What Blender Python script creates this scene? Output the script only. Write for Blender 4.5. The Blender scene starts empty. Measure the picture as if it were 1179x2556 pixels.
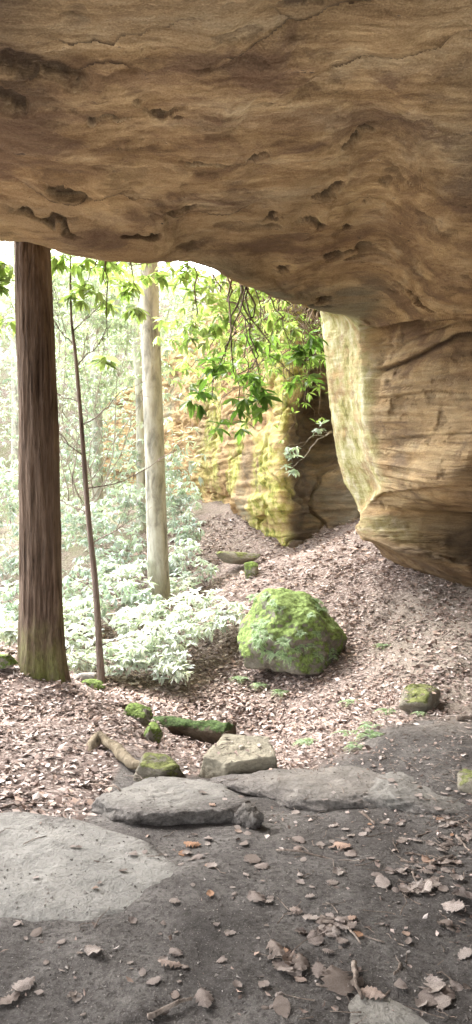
import bpy, numpy as np, math
from math import radians
from mathutils.bvhtree import BVHTree
from mathutils import Vector
rng=np.random.default_rng(11)
F=1825.0
def P(px,py,d): return np.array([(px-589.5)/F*d, d, 1.5-(py-1278)/F*d])
scene=bpy.context.scene
# ---------------------------------------------------------------- noise
def _h(ix,iy,iz):
    with np.errstate(over='ignore'):
        h=(ix.astype(np.int64)*374761393+iy.astype(np.int64)*668265263+iz.astype(np.int64)*2147483647*3)&0xffffffff
        h=((h^(h>>13))*1274126177)&0xffffffff
        h=((h^(h>>16))*668265263)&0xffffffff
        h=h^(h>>15)
    return (h&0xffffff)/float(0xffffff)
def vn(p):
    f=np.floor(p); t=p-f; t=t*t*(3-2*t); f=f.astype(np.int64)
    r=0
    for a in (0,1):
        for b in (0,1):
            for c in (0,1):
                w=(t[:,0] if a else 1-t[:,0])*(t[:,1] if b else 1-t[:,1])*(t[:,2] if c else 1-t[:,2])
                r=r+w*_h(f[:,0]+a,f[:,1]+b,f[:,2]+c)
    return r
def fbm(p,o=4):
    s=0;a=.5;n=0
    for i in range(o):
        s=s+a*(vn(p*(2.03**i)+17.3*i)-.5)*2; n+=a; a*=.5
    return s/n
def sst(a,b,x):
    t=np.clip((x-a)/(b-a),0,1); return t*t*(3-2*t)
# ---------------------------------------------------------------- materials
class M:
    def __init__(s,name):
        s.m=bpy.data.materials.new(name); s.m.use_nodes=True; s.nt=s.m.node_tree; s.nt.nodes.clear()
        s.out=s.n('ShaderNodeOutputMaterial')
    def n(s,t,ins=None,**kw):
        nd=s.nt.nodes.new(t)
        for k,v in kw.items(): setattr(nd,k,v)
        if ins:
            for k,v in ins.items():
                if isinstance(v,bpy.types.NodeSocket): s.nt.links.new(v,nd.inputs[k])
                else: nd.inputs[k].default_value=v
        return nd
    def co(s,scale=(1,1,1),rot=(0,0,0)):
        g=s.n('ShaderNodeNewGeometry')
        return s.n('ShaderNodeMapping',{'Vector':g.outputs['Position'],'Scale':scale,'Rotation':rot}).outputs[0]
    def noise(s,vec,scale,detail=5,rough=.6,dist=0):
        return s.n('ShaderNodeTexNoise',{'Vector':vec,'Scale':scale,'Detail':detail,'Roughness':rough,'Distortion':dist}).outputs['Fac']
    def ramp(s,fac,stops):
        r=s.n('ShaderNodeValToRGB',{'Fac':fac}); cr=r.color_ramp
        while len(cr.elements)<len(stops): cr.elements.new(.5)
        for e,(p,c) in zip(cr.elements,stops):
            e.position=p; e.color=(*c,1) if not isinstance(c,(int,float)) else (c,c,c,1)
        return r.outputs[0]
    def mix(s,fac,a,b,bt='MIX'):
        nd=s.nt.nodes.new('ShaderNodeMix'); nd.data_type='RGBA'; nd.blend_type=bt
        for i,v in ((0,fac),(6,a),(7,b)):
            if isinstance(v,bpy.types.NodeSocket): s.nt.links.new(v,nd.inputs[i])
            elif i==0: nd.inputs[0].default_value=v
            else: nd.inputs[i].default_value=(*v,1) if not isinstance(v,(int,float)) else (v,v,v,1)
        return nd.outputs[2]
    def math(s,op,a,b=0.):
        nd=s.nt.nodes.new('ShaderNodeMath'); nd.operation=op
        for i,v in ((0,a),(1,b)):
            if isinstance(v,bpy.types.NodeSocket): s.nt.links.new(v,nd.inputs[i])
            else: nd.inputs[i].default_value=v
        return nd.outputs[0]
    def bump(s,h,strength=.5,dist=.02,nrm=None):
        d={'Height':h,'Strength':strength,'Distance':dist}
        if nrm is not None: d['Normal']=nrm
        return s.n('ShaderNodeBump',d).outputs[0]
    def attr(s,name='Col'):
        a=s.n('ShaderNodeAttribute',attribute_name=name); sp=s.n('ShaderNodeSeparateColor',{0:a.outputs['Color']})
        return a.outputs['Color'],sp.outputs[0],sp.outputs[1],sp.outputs[2]
    def fin(s,col,rough=.9,nrm=None,spec=.3,trans=0.,transcol=None):
        d={'Base Color':col if isinstance(col,bpy.types.NodeSocket) else (*col,1),'Roughness':rough,'Specular IOR Level':spec}
        if nrm is not None: d['Normal']=nrm
        b=s.n('ShaderNodeBsdfPrincipled',d).outputs[0]
        if trans>0:
            t=s.n('ShaderNodeBsdfTranslucent',{'Color':transcol if transcol is not None else col}).outputs[0]
            b=s.n('ShaderNodeMixShader',{0:trans,1:b,2:t}).outputs[0]
        s.nt.links.new(b,s.out.inputs[0]); return s.m
def rock_mat(name='sandstone',lichstops=None):
    m=M(name); _,L,G,D=m.attr()
    geo=m.n('ShaderNodeNewGeometry'); sp=m.n('ShaderNodeSeparateXYZ',{0:geo.outputs['Position']})
    wz=m.math('SUBTRACT',sp.outputs[2],m.math('MULTIPLY',sp.outputs[1],.13))
    wv=m.n('ShaderNodeCombineXYZ',{0:m.math('MULTIPLY',sp.outputs[0],.11),1:m.math('MULTIPLY',sp.outputs[1],.11),2:wz}).outputs[0]
    def wall(k): return m.n('ShaderNodeVectorMath',{0:wv,1:(k,k,k)},operation='MULTIPLY').outputs[0]
    tn=m.math('ABSOLUTE',m.n('ShaderNodeSeparateXYZ',{0:geo.outputs['True Normal']}).outputs[2])
    cf=m.ramp(tn,[(.35,0.),(.65,1.)])
    fine=m.mix(cf,m.noise(wall(12),2.2,9,.76,.5),m.noise(m.co((1.6,6,9),(.10,.05,.08)),2.4,9,.76,.8))
    lay=m.mix(cf,m.noise(wall(4.2),2.2,7,.62,.5),m.noise(m.co((.45,1.8,4),(.1,.06,.1)),1.8,8,.66,.6))
    big=m.noise(m.co((.8,1.7,1.5)),1.1,8,.64,.5)
    big2=m.noise(m.co((.5,1.3,1.4),(0,0,.2)),1.5,8,.66,.6)
    c=m.ramp(lay,[(.30,(.19,.12,.065)),(.42,(.35,.225,.112)),(.53,(.52,.355,.185)),(.68,(.65,.49,.29))])
    c=m.mix(m.ramp(big,[(.38,.9),(.48,0.)]),c,(.20,.125,.075))
    c=m.mix(m.ramp(big,[(.54,0.),(.66,.65)]),c,(.60,.41,.205))
    c=m.mix(m.ramp(big2,[(.52,0.),(.60,.55)]),c,(.21,.125,.075))
    c=m.mix(m.math('MULTIPLY',m.ramp(fine,[(.34,1.),(.45,0.)]),.5),c,(.11,.068,.042))
    gs=m.math('MULTIPLY',G,m.ramp(m.noise(m.co((.4,2,4)),1.6,5,.6),[(.35,.2),(.6,.9)]))
    c=m.mix(gs,c,m.mix(fine,(.08,.08,.058),(.34,.31,.22)))
    pit=m.noise(m.co((1.6,5,8)),3.0,8,.72,1.4)
    c=m.mix(m.ramp(pit,[(.325,.92),(.365,0.)]),c,(.045,.028,.02))
    c=m.mix(D,c,m.mix(fine,(.028,.018,.013),(.085,.058,.04)))  # dark channel: pits, stains and shade painted into the rock colour
    ln=m.noise(m.co((1.6,1.6,.9)),3.6,9,.75)
    lc=m.ramp(ln,lichstops or [(.33,(.17,.16,.06)),(.43,(.38,.35,.14)),(.52,(.52,.48,.27)),(.64,(.66,.61,.46))])
    lm=m.math('MULTIPLY',L,m.ramp(m.noise(m.co((1,1,1.6)),2.4,7,.72),[(.40,.2),(.53,1.)]))
    c=m.mix(lm,c,lc)
    grain=m.noise(m.co(),90,3,.6)
    c=m.mix(.4,c,m.ramp(grain,[(.3,.2),(.7,.95)]),'SOFT_LIGHT')
    b=m.bump(fine,.9,.04); b=m.bump(m.ramp(pit,[(.29,0.),(.37,1.)]),.7,.035,b); b=m.bump(grain,.4,.006,b)
    b=m.bump(m.noise(m.co((1,2.2,3.5)),12,7,.78),.8,.03,b)
    return m.fin(c,.92,b,.2)
DIRT=(.14,.124,.112)
def ground_mat():
    m=M('forest_floor'); _,R,G,B=m.attr()
    n1=m.noise(m.co(),2.2,8,.70,.3); n2=m.noise(m.co(),38,5,.78); n3=m.noise(m.co(),160,3,.7)
    dirt=m.ramp(n1,[(.34,(.075,.066,.060)),(.48,(.13,.116,.106)),(.56,(.17,.153,.14)),(.68,(.25,.228,.205))])
    dirt=m.mix(m.ramp(n2,[(.38,.8),(.54,0.)]),dirt,(.055,.047,.042))
    dirt=m.mix(m.ramp(n3,[(.58,0.),(.70,.75)]),dirt,(.34,.31,.28))
    v=m.n('ShaderNodeTexVoronoi',{'Vector':m.co((1,1.4,1)),'Scale':40,'Randomness':1.})
    lit=m.ramp(m.n('ShaderNodeSeparateColor',{0:v.outputs['Color']}).outputs[0],[(0.,(.11,.08,.065)),(.4,(.26,.19,.16)),(.7,(.38,.30,.26)),(1.,(.50,.43,.38))])
    lit=m.mix(m.ramp(n2,[(.35,.7),(.6,0.)]),lit,(.09,.065,.055))
    c=m.mix(R,dirt,lit)
    c=m.mix(m.math('MULTIPLY',G,.8),c,m.mix(n2,(.22,.18,.14),(.40,.34,.28)))
    c=m.mix(m.math('MULTIPLY',B,m.ramp(n1,[(.4,0.),(.6,1.)])),c,(.14,.19,.06))
    b=m.bump(n1,.9,.06); b=m.bump(n2,1.,.025,b); b=m.bump(n3,.7,.006,b)
    return m.fin(c,.95,b,.15)
def stone_mat(name,base,moss=0.,mosscol=(.13,.18,.045),dark=.6,spk=.5,dirt=0.,dth=.74):
    m=M(name); n1=m.noise(m.co((1,1,2)),4,7,.65); n2=m.noise(m.co(),45,5,.75)
    a=np.array(base)
    c=m.ramp(n1,[(.3,tuple(a*dark)),(.5,tuple(a)),(.72,tuple(np.minimum(a*1.3,.8)))])
    c=m.mix(m.ramp(n2,[(.36,spk),(.52,0.)]),c,tuple(a*.4))
    if dirt>0:
        e=m.n('ShaderNodeVectorMath',{0:m.n('ShaderNodeTexCoord').outputs['Generated'],1:(.5,.5,.9)},operation='DISTANCE').outputs['Value']
        f=m.math('ADD',m.math('MULTIPLY',e,1.1),m.math('MULTIPLY',m.noise(m.co(),3.5,8,.72),.9))
        f=m.ramp(f,[(dth,0.),(min(1.,dth+.24),dirt)])
        c=m.mix(f,c,m.ramp(n2,[(.38,(.07,.06,.054)),(.55,DIRT),(.7,(.22,.2,.18))]))
    if moss>0:
        g=m.n('ShaderNodeNewGeometry'); nz=m.n('ShaderNodeSeparateXYZ',{0:g.outputs['Normal']}).outputs[2]
        mn=m.noise(m.co(),6,8,.8)
        f=m.math('ADD',m.math('MULTIPLY',nz,.16),mn)
        f=m.ramp(f,[(max(.02,.95-moss*.6),0.),(min(.98,1.0-moss*.6),1.)])
        mc=m.ramp(m.noise(m.co(),26,6,.75),[(.3,tuple(np.array(mosscol)*.35)),(.5,mosscol),(.7,tuple(np.array(mosscol)*2.0))])
        c=m.mix(f,c,mc); b0=m.bump(f,.6,.03)
    else: b0=None
    b=m.bump(n1,.8,.06,b0); b=m.bump(n2,.8,.018,b); b=m.bump(m.noise(m.co(),120,3,.7),.5,.005,b)
    return m.fin(c,.93,b,.2)
def bark_mat(name,a,b_,moss=0,sc=(14,14,1.1)):
    m=M(name); n=m.noise(m.co(sc),1.6,7,.65,.5); n2=m.noise(m.co((1,1,.6)),2.2,5,.65); n3=m.noise(m.co((1,1,.5)),40,4,.7)
    c=m.ramp(n,[(.36,tuple(np.array(a)*.35)),(.5,a),(.66,b_)])
    c=m.mix(m.ramp(n2,[(.4,0.),(.65,.5)]),c,tuple(np.array(b_)*1.15))
    if moss:
        z=m.n('ShaderNodeSeparateXYZ',{0:m.n('ShaderNodeNewGeometry').outputs['Position']}).outputs[2]
        f=m.math('MULTIPLY',m.ramp(m.math('MULTIPLY',z,.6),[(.0,1.),(.55,0.)]),m.ramp(n2,[(.42,0.),(.6,moss)]))
        c=m.mix(f,c,m.ramp(n3,[(.3,(.07,.08,.02)),(.7,(.24,.26,.07))]))
    b=m.bump(n,1.,.04); b=m.bump(n3,.6,.008,b)
    return m.fin(c,.92,b,.2)
def leaf_mat(name,trans,rough=.4,spec=.5):
    m=M(name); C,_,_,_=m.attr()
    return m.fin(C,rough,None,spec,trans,m.mix(1.,C,(1.0,1.15,.62),'MULTIPLY') if trans>0 else None)
def dry_mat():
    m=M('dry_leaf'); o=m.n('ShaderNodeObjectInfo').outputs['Random']
    c=m.ramp(o,[(0.,(.20,.16,.135)),(.25,(.32,.265,.235)),(.5,(.42,.36,.32)),(.72,(.25,.20,.17)),(.9,(.45,.38,.34)),(1.,(.46,.25,.14))])
    tc=m.n('ShaderNodeTexCoord').outputs['Object']
    n=m.noise(tc,30,5,.7); c=m.mix(m.ramp(n,[(.35,.75),(.6,0.)]),c,(.13,.095,.075))
    return m.fin(c,.8,m.bump(n,.6,.004),.25,.12,c)
MR=rock_mat(); MG=ground_mat()
MC=rock_mat('mossy_sandstone',[(.38,(.13,.15,.045)),(.46,(.30,.31,.07)),(.53,(.46,.42,.13)),(.64,(.55,.49,.27))])
# ---------------------------------------------------------------- mesh helpers
def mesh(name,V,Fc,mat=None,col=None,smooth=True):
    me=bpy.data.meshes.new(name)
    me.from_pydata(np.asarray(V).tolist(),[],Fc.tolist() if isinstance(Fc,np.ndarray) else Fc)
    if mat: me.materials.append(mat)
    if col is not None:
        ca=me.color_attributes.new(name='Col',type='FLOAT_COLOR',domain='POINT')
        c=np.ones((len(V),4),np.float32); c[:,:3]=col; ca.data.foreach_set('color',c.ravel())
    if smooth: me.polygons.foreach_set('use_smooth',np.ones(len(me.polygons),bool))
    me.update(); return me
def obj(name,me,parent=None,label=None,cat=None,kind=None,group=None,loc=None):
    o=bpy.data.objects.new(name,me); scene.collection.objects.link(o)
    if loc is not None: o.location=loc
    if parent is not None: o.parent=parent
    if label: o['label']=label
    if cat: o['category']=cat
    if kind: o['kind']=kind
    if group: o['group']=group
    return o
def gridfaces(nu,nv):
    i=np.arange(nu*nv).reshape(nu,nv)
    return np.stack([i[:-1,:-1],i[1:,:-1],i[1:,1:],i[:-1,1:]],-1).reshape(-1,4)
def cr(C,t):
    n=C.shape[0]; i=np.clip(np.floor(t).astype(int),0,n-2); u=t-i
    g=lambda k: C[np.clip(k,0,n-1)]
    sh=(len(t),)+(1,)*(C.ndim-1); u=u.reshape(sh)
    p0,p1,p2,p3=g(i-1),g(i),g(i+1),g(i+2)
    return .5*((2*p1)+(-p0+p2)*u+(2*p0-5*p1+4*p2-p3)*u*u+(-p0+3*p1-3*p2+p3)*u**3)
def patch(C,tu,tv):
    A=cr(C,tu); B=cr(np.swapaxes(A,0,1),tv)
    return np.swapaxes(B,0,1)
def pnormals(G,ref):
    du=np.gradient(G,axis=0); dv=np.gradient(G,axis=1); n=np.cross(du,dv)
    n/=np.linalg.norm(n,axis=2,keepdims=True)+1e-9
    i,j,p=ref
    if np.dot(n[i,j],np.array(p)-G[i,j])<0: n=-n
    return n
def tube(pts,rad,sides=8):
    pts=np.asarray(pts,float); rad=np.asarray(rad,float); n=len(pts)
    T=np.gradient(pts,axis=0); T/=np.linalg.norm(T,axis=1,keepdims=True)+1e-9
    up=np.array([0,0,1.]) if abs(T[0,2])<.8 else np.array([0,1.,0])
    A=np.cross(T,up); A/=np.linalg.norm(A,axis=1,keepdims=True)+1e-9; B=np.cross(T,A)
    th=np.linspace(0,2*np.pi,sides,endpoint=False)
    V=pts[:,None]+rad[:,None,None]*(np.cos(th)[None,:,None]*A[:,None]+np.sin(th)[None,:,None]*B[:,None])
    i=np.arange(n*sides).reshape(n,sides); j=np.roll(i,-1,axis=1)
    Fc=np.stack([i[:-1],j[:-1],j[1:],i[1:]],-1).reshape(-1,4)
    return V.reshape(-1,3),Fc
class Acc:
    def __init__(s): s.V=[];s.F=[];s.n=0;s.C=[]
    def add(s,V,Fc,c=None):
        s.V.append(V); s.F.append(Fc+s.n); s.n+=len(V)
        if c is not None: s.C.append(c)
    def mesh(s,name,mat,smooth=True):
        F4=[]
        for f in s.F: F4+=f.tolist()
        return mesh(name,np.concatenate(s.V),F4,mat,np.concatenate(s.C) if s.C else None,smooth)
# ---------------------------------------------------------------- terrain
ctl=[P(*q) for q in [
 (589,2556,2.14),(100,2556,2.14),(1100,2556,2.14),(300,2200,2.97),(900,2200,2.97),(0,2060,3.5),(560,2085,3.45),(900,2060,3.6),(1179,2050,3.6),
 (400,2100,3.35),(300,1985,4.2),(430,2005,4.0),(520,1990,4.1),(170,1975,4.15),
 (100,1850,4.8),(0,1760,5.6),(100,1690,6.3),(0,1640,6.6),(280,1870,4.8),(560,1955,4.35),(600,1950,4.7),(700,1925,4.95),(480,1880,5.6),(700,1885,6.1),(600,1855,6.7),(450,1795,6.8),(330,1790,6.0),
 (900,1905,4.5),(1000,1825,5.0),(1150,1835,4.9),(1150,1720,6.1),(900,1775,6.4),(980,1650,7.2),(750,1685,7.9),(870,1595,8.4),(1150,1560,7.6),(1179,1480,8.4),(1000,1420,9.3),
 (930,1322,11.0),(850,1350,12.6),(740,1400,12.8),(640,1390,12.6),(600,1450,11),(560,1560,9.5),(450,1520,11),(400,1500,11),(540,1290,16),(480,1270,19),(400,1240,22),
 (250,1660,8.6),(200,1715,7.2),(330,1640,9),(100,1560,10),(250,1480,13),(0,1400,15),(200,1330,18),(0,1250,24),(250,1180,26),(-300,1250,20),(-300,1600,7),(-500,1500,12)]]
ctl+= [np.array(q) for q in [(0,0,0),(-3,0,0),(3,0,0),(0,-6,0),(-6,-6,0),(6,-6,0),(-4,4,.1),(3,4,.1),(4,8,1.),(4,12,1.8),(8,8,2),(12,20,6),(2,20,4),(4,30,9),(-4,34,12),(-12,34,12),(-25,30,11),
 (-12,8,-1),(-14,16,0),(-60,0,-4),(60,0,6),(-60,80,20),(0,80,24),(60,80,24),(0,-80,0),(-150,150,25),(150,150,25),(0,150,28),(-150,-150,0),(150,-150,0)]]
ctl=np.array(ctl,float)
def phi(r): return np.sqrt(r*r+.16)
_d=np.linalg.norm(ctl[:,None,:2]-ctl[None,:,:2],axis=2); _n=len(ctl)
_A=np.zeros((_n+1,_n+1)); _A[:_n,:_n]=phi(_d)-np.eye(_n)*.02; _A[:_n,_n]=1; _A[_n,:_n]=1
_w=np.linalg.solve(_A,np.append(ctl[:,2],0))
def hgt(x,y):
    x=np.atleast_1d(np.asarray(x,float)); y=np.atleast_1d(np.asarray(y,float)); out=np.empty(len(x))
    for s in range(0,len(x),40000):
        X=x[s:s+40000]; Y=y[s:s+40000]
        r=np.sqrt((X[:,None]-ctl[:,0])**2+(Y[:,None]-ctl[:,1])**2)
        z=phi(r)@_w[:_n]+_w[_n]
        p=np.stack([X,Y,np.zeros_like(X)],1)
        amp=.25+.75*sst(4.2,6,Y)
        z+=.09*amp*fbm(p*1.3,4)+.035*fbm(p*6,4)*(.4+.6*amp)
        out[s:s+40000]=z
    return out
def H(x,y): return float(hgt(x,y)[0])
nu=600
u=np.linspace(-4.9,4.9,nu); gx=2.2*np.sinh(u); v=np.linspace(-4.6,4.9,nu); gy=4.2+2.2*np.sinh(v)
X,Y=np.meshgrid(gx,gy,indexing='ij'); Xf=X.ravel();Yf=Y.ravel(); Z=hgt(Xf,Yf)
def littermask(x,y):
    n=fbm(np.stack([x,y,x*0],1)*1.1,3)
    edge=np.where(x<-.75,3.6,np.where(x<.9,4.35,4.9))+.5*n
    return sst(0,.6,y-edge)*(.95-.6*sst(1.2,2.2,x)*sst(9.5,7,y))
lm=littermask(Xf,Yf)
sand=sst(.9,2.0,Xf+.35*fbm(np.stack([Xf,Yf,Xf*0],1)*.9,3))*sst(4.6,5.6,Yf)*sst(9.5,8.,Yf)
mossm=.6*sst(9,20,Yf)*sst(1,-4,Xf)
gme=mesh('ground',np.stack([Xf,Yf,Z],1),gridfaces(nu,nu),MG,np.stack([lm,sand,mossm],1))
obj('ground',gme,kind='structure',label='bare dirt floor and leaf covered forest slope')
# ---------------------------------------------------------------- rock shelter
def W(*a): return np.array(a,float)
ribs=[]
def ceil_rib(a,b,c,c2,D,pull=1.0):
    D=P(*D)
    return [W(a[0]*1.2,-6.,2.6),W(*b),P(*c),P(*c2),D+W(0,-.45,.10),D,D+W(.0,.35,.14),D+W(0,.9,.9*pull),D+W(0,1.9,3.5),D+W(0,3.5,5.5)]
ribs.append(ceil_rib((-9,-3,3.9),(-8,1,3.9),(-1700,-50,3.4),(-1500,300,4.2),(-1300,520,5.2)))
ribs.append(ceil_rib((-4,-3,3.9),(-3.4,1,3.9),(-500,-50,3.3),(-450,300,4.3),(-420,572,5.4)))
ribs.append(ceil_rib((-2,-3,3.9),(-1.6,1,3.9),(-50,-50,3.2),(-20,300,4.3),(0,572,5.5)))
ribs.append(ceil_rib((-1,-3,3.9),(-.8,1,3.9),(200,-50,3.2),(200,320,4.3),(190,618,5.6)))
ribs.append(ceil_rib((-.3,-3,3.9),(-.3,1,3.9),(400,-50,3.2),(380,330,4.4),(370,641,5.7)))
ribs.append(ceil_rib((.3,-3,3.9),(.3,1,3.9),(560,-50,3.2),(530,330,4.4),(500,652,5.9)))
ribs.append(ceil_rib((.9,-3,3.9),(.8,1,3.9),(720,-50,3.25),(670,340,4.5),(620,706,6.3)))
r=ceil_rib((1.5,-3,3.9),(1.3,1,3.9),(860,-50,3.3),(810,350,4.6),(775,765,7.0)); r[6]=P(765,755,7.5); r[7]=P(770,690,8.3); ribs.append(r)
def wall_rib(a,b,c,c2,m,D,E,Fp,up=0.3):
    f=P(*Fp); return [W(*a),W(*b),P(*c),P(*c2),P(*m),P(*D),P(*E),f,f+W(.5,1.3,up*.5),f+W(2.2,2.6,up)]
ribs.append(wall_rib((2.2,-4,3.3),(1.9,1,3.9),(1020,-50,3.3),(960,380,4.9),(940,650,6.4),(893,790,7.4),(845,778,8.4),(797,765,9.3),2))
ribs.append(wall_rib((2.8,-3,3.6),(2.5,1,3.8),(1250,0,3.5),(1110,560,5.3),(1030,775,6.8),(912,850,7.9),(865,860,8.6),(808,850,9.4)))
ribs.append(wall_rib((3.2,-3,3.4),(3.0,1,3.6),(1500,200,4.0),(1230,800,6.3),(1070,960,7.3),(925,1010,7.9),(878,1010,8.6),(826,1010,9.4)))
ribs.append(wall_rib((3.6,-3,3.0),(3.4,1,3.0),(1700,500,4.2),(1270,950,6.3),(1090,1110,7.15),(950,1150,7.95),(900,1150,8.7),(842,1130,9.4)))
ribs.append(wall_rib((3.8,-3,2.4),(3.6,1,2.4),(1800,750,4.3),(1290,1080,6.4),(1120,1200,7.0),(970,1210,7.95),(920,1210,8.8),(858,1200,9.4)))
ribs.append(wall_rib((3.8,-3,1.9),(3.6,1,1.9),(1900,950,4.6),(1330,1270,7.0),(1130,1268,7.6),(928,1262,8.6),(908,1258,9.0),(885,1245,9.4)))
ribs.append(wall_rib((3.9,-3,1.3),(3.8,1,1.3),(1900,1120,4.8),(1360,1295,7.8),(1180,1295,8.3),(918,1290,8.5),(905,1295,8.9),(905,1300,9.5)))
ribs.append(wall_rib((3.9,-3,.8),(3.8,1,.8),(1900,1250,4.8),(1360,1385,8.1),(1180,1380,8.3),(918,1335,8.3),(906,1340,9.0),(915,1345,9.7)))
ribs.append(wall_rib((3.8,-3,.3),(3.7,1,.3),(1850,1350,4.7),(1290,1440,7.9),(1170,1432,7.9),(1060,1405,8.0),(955,1365,8.8),(940,1360,9.9)))
ribs.append(wall_rib((4.2,-3,-1.5),(4.,1,-1.5),(2000,1900,5.2),(1420,1560,9.6),(1280,1540,10.1),(1180,1500,10.3),(1080,1480,10.7),(1000,1460,11)))
C=np.array(ribs)
tu=np.concatenate([np.linspace(0,7,300,endpoint=False),np.linspace(7,16,430,endpoint=False),np.linspace(16,C.shape[0]-1,30)])
tv=np.concatenate([np.linspace(0,2,50,endpoint=False),np.linspace(2,6,360,endpoint=False),np.linspace(6,C.shape[1]-1,110)])
NU,NV=len(tu),len(tv)
G=patch(C,tu,tv); Nn=pnormals(G,(NU//4,220,(0,0,1.5)))
p=G.reshape(-1,3); n=Nn.reshape(-1,3)
tt=np.repeat(tu,NV); vv=np.tile(tv,NU)
lich=sst(7.3,8.3,tt)*sst(5.0,5.35,vv+.25*fbm(p*3,3))*sst(13.9,13.2,tt)
q=p[:,2]+.22*p[:,1]+.08*p[:,0]+.15*fbm(p*.7,3)
qw=p[:,2]-.13*p[:,1]+.06*fbm(p*.7,3)
wm=sst(7.2,8.6,tt)
def strat(f,fx,o,off=0):
    a=fbm(np.stack([p[:,0]*fx+off,p[:,1]*fx,q*f],1),o); b=fbm(np.stack([p[:,0]*fx*.7+off,p[:,1]*fx*.7,qw*f],1),o); return (a*(1-wm)+b*wm)*(1-2.6*wm*(1-wm))
st=strat(11,.7,5); st2=strat(30,1.6,4,5)
pitn=fbm(np.stack([p[:,0]*2.6+9,p[:,1]*6.5,p[:,2]*9],1),5)
pits=sst(.30,.40,pitn)*(.3+.7*sst(-.1,.3,fbm(p*.8+40,2)))*(1-.6*wm)
k_=(1-.75*lich)
disp=.05*fbm(p*np.array([.7,1.2,1.3])+3,5)*(1-1.6*wm*(1-wm))+(.045*st+.024*st2-.04*pits)*k_+.018*fbm(p*8,5)
for (sx,sy,sd,ax,ay,dep) in [(160,470,5,.16,.035,.07),(345,245,4.1,.08,.022,.06),(250,310,4.2,.18,.016,.05),(845,500,5.2,.07,.04,.07),(60,170,3.8,.28,.06,.07),(20,310,4.1,.14,.06,.07),(1040,730,6.6,.2,.03,.05),(430,270,4.2,.10,.014,.04),(470,520,5.2,.22,.014,.05),(690,560,5.4,.10,.02,.04),(860,390,4.7,.14,.018,.05),(350,585,5.4,.16,.02,.05),(110,575,5.3,.3,.02,.05),(300,380,4.5,.07,.012,.04),(660,380,4.7,.12,.012,.03),(520,400,4.7,.1,.01,.03)]:
    c0=P(sx,sy,sd); e=((p[:,0]-c0[0]+.22*fbm(p*6,4))/ax)**2+((p[:,1]-c0[1]-.35*(p[:,0]-c0[0])*(1 if sx<400 else -.1)+.16*fbm(p*7+4,5))/(ay*2.2))**2
    msk=np.exp(-e*1.3)*(np.abs(p[:,2]-c0[2])<.8); disp-=dep*sst(.2,.6,msk); pits=np.maximum(pits,.85*sst(.3,.6,msk))
for (y0,sl,x0,x1,am) in [(3.9,-.18,-1.3,-.2,.05),(3.75,-.25,-.2,.9,.06),(4.15,-.35,.2,1.6,.07),(4.6,-.15,.6,1.8,.05),(5.0,.10,-1.6,-.5,.05),(5.2,.05,-.6,.4,.05),(5.45,.0,.1,1.2,.04),(4.35,.2,-1.2,-.3,.05),(3.45,-.2,.1,.9,.05),(5.1,-.1,1.0,2.2,.06),(3.5,-.1,-1.0,-.1,.05),(4.8,-.05,-.2,.5,.04),(3.6,.3,-1.2,-.7,.06)]:
    dd=p[:,1]-y0-sl*(p[:,0]-x0)-.24*fbm(np.stack([p[:,0]*2.6,p[:,1]*0+y0*9,p[:,0]*0],1),7)
    wgt=sst(x0,x0+.25,p[:,0])*sst(x1,x1-.25,p[:,0])*(p[:,2]>3.0)*(vv<5)
    l_=np.where(dd>0,np.exp(-np.maximum(dd,0)/.2),0)*sst(-.012,.012,dd)
    disp-=am*l_*wgt; pits=np.maximum(pits,.9*np.exp(-(dd/.02)**2)*wgt*sst(-.3,.1,fbm(p*3,2)))
wl=sst(7.25,7.75,tt)*sst(2.0,3.0,vv)*sst(5.3,4.95,vv)
for (z0,sl,dp,dec,wd) in [(1.50,.255,.42,.45,.045),(2.36,.09,.09,.25,.022),(1.70,.0,.06,.2,.010),(2.05,.03,.03,.15,.008),(1.95,.10,.03,.1,.008),(1.49,.228,.06,.1,.014)]:
    zz=p[:,2]-z0-sl*p[:,1]-.06*fbm(p*1.5,5)
    disp-=dp*sst(.015,-.015,zz)*np.exp(np.minimum(zz,0)/dec)*wl
    pits=np.maximum(pits,(1. if wd>.02 else .5)*np.exp(-((zz+wd*.8)/wd)**2)*wl)  # recess under the wide step blackened too, shade painted into the colour
p2=p+n*disp[:,None]
lich=np.maximum(lich,.65*sst(13.6,14.1,tt)*sst(15.2,14.8,tt)*sst(-.3,.4,n[:,2]+.5*fbm(p*4,3))*sst(4.3,4.8,vv))
lich=np.maximum(lich,.2*sst(4.4,5.0,vv)*sst(4,1,tt))
gray=sst(3.7,4.9,vv+.8*fbm(p*1.1,3))*sst(3.5,7,tt)*sst(9.0,8,tt)*.95
gray=np.maximum(gray,.35*sst(.1,.4,fbm(p*.5+7,3)))*(vv<5.4)
dark=np.clip(.9*pits+.75*sst(.2,1.9,p[:,0]-.5*(p[:,1]-2.5)+.3*fbm(p*1.3+6,4))*sst(5.0,3.7,p[:,1])+.5*sst(4.3,3.2,p[:,1]+.5*fbm(p,4))+.45*sst(-.6,-1.4,p[:,0]+.4*fbm(p*1.2,4))*sst(4.9,4.0,p[:,1])+.3*sst(.1,.5,fbm(np.stack([p[:,0]*.6,p[:,1]*1.3,q*5],1)+31,5)),0,.9)  # pits and random stains, plus painted shade over ceiling top and corners
dark=np.maximum(dark*(1-.6*lich),.75*sst(13.3,13.8,tt)*sst(4.4,4.0,vv+.3*fbm(p*2,3))*sst(15.8,15.2,tt))  # shade of the wall undercut painted into the colour
dark=np.maximum(dark,.6*sst(14.6,15.4,tt)*sst(4.,4.6,vv))  # base ledge darkened, shade beneath its edge painted in
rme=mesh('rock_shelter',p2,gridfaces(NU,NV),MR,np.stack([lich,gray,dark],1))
obj('rock_shelter',rme,label='overhanging tan sandstone rock shelter with layered ceiling and wall',cat='rock')
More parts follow.
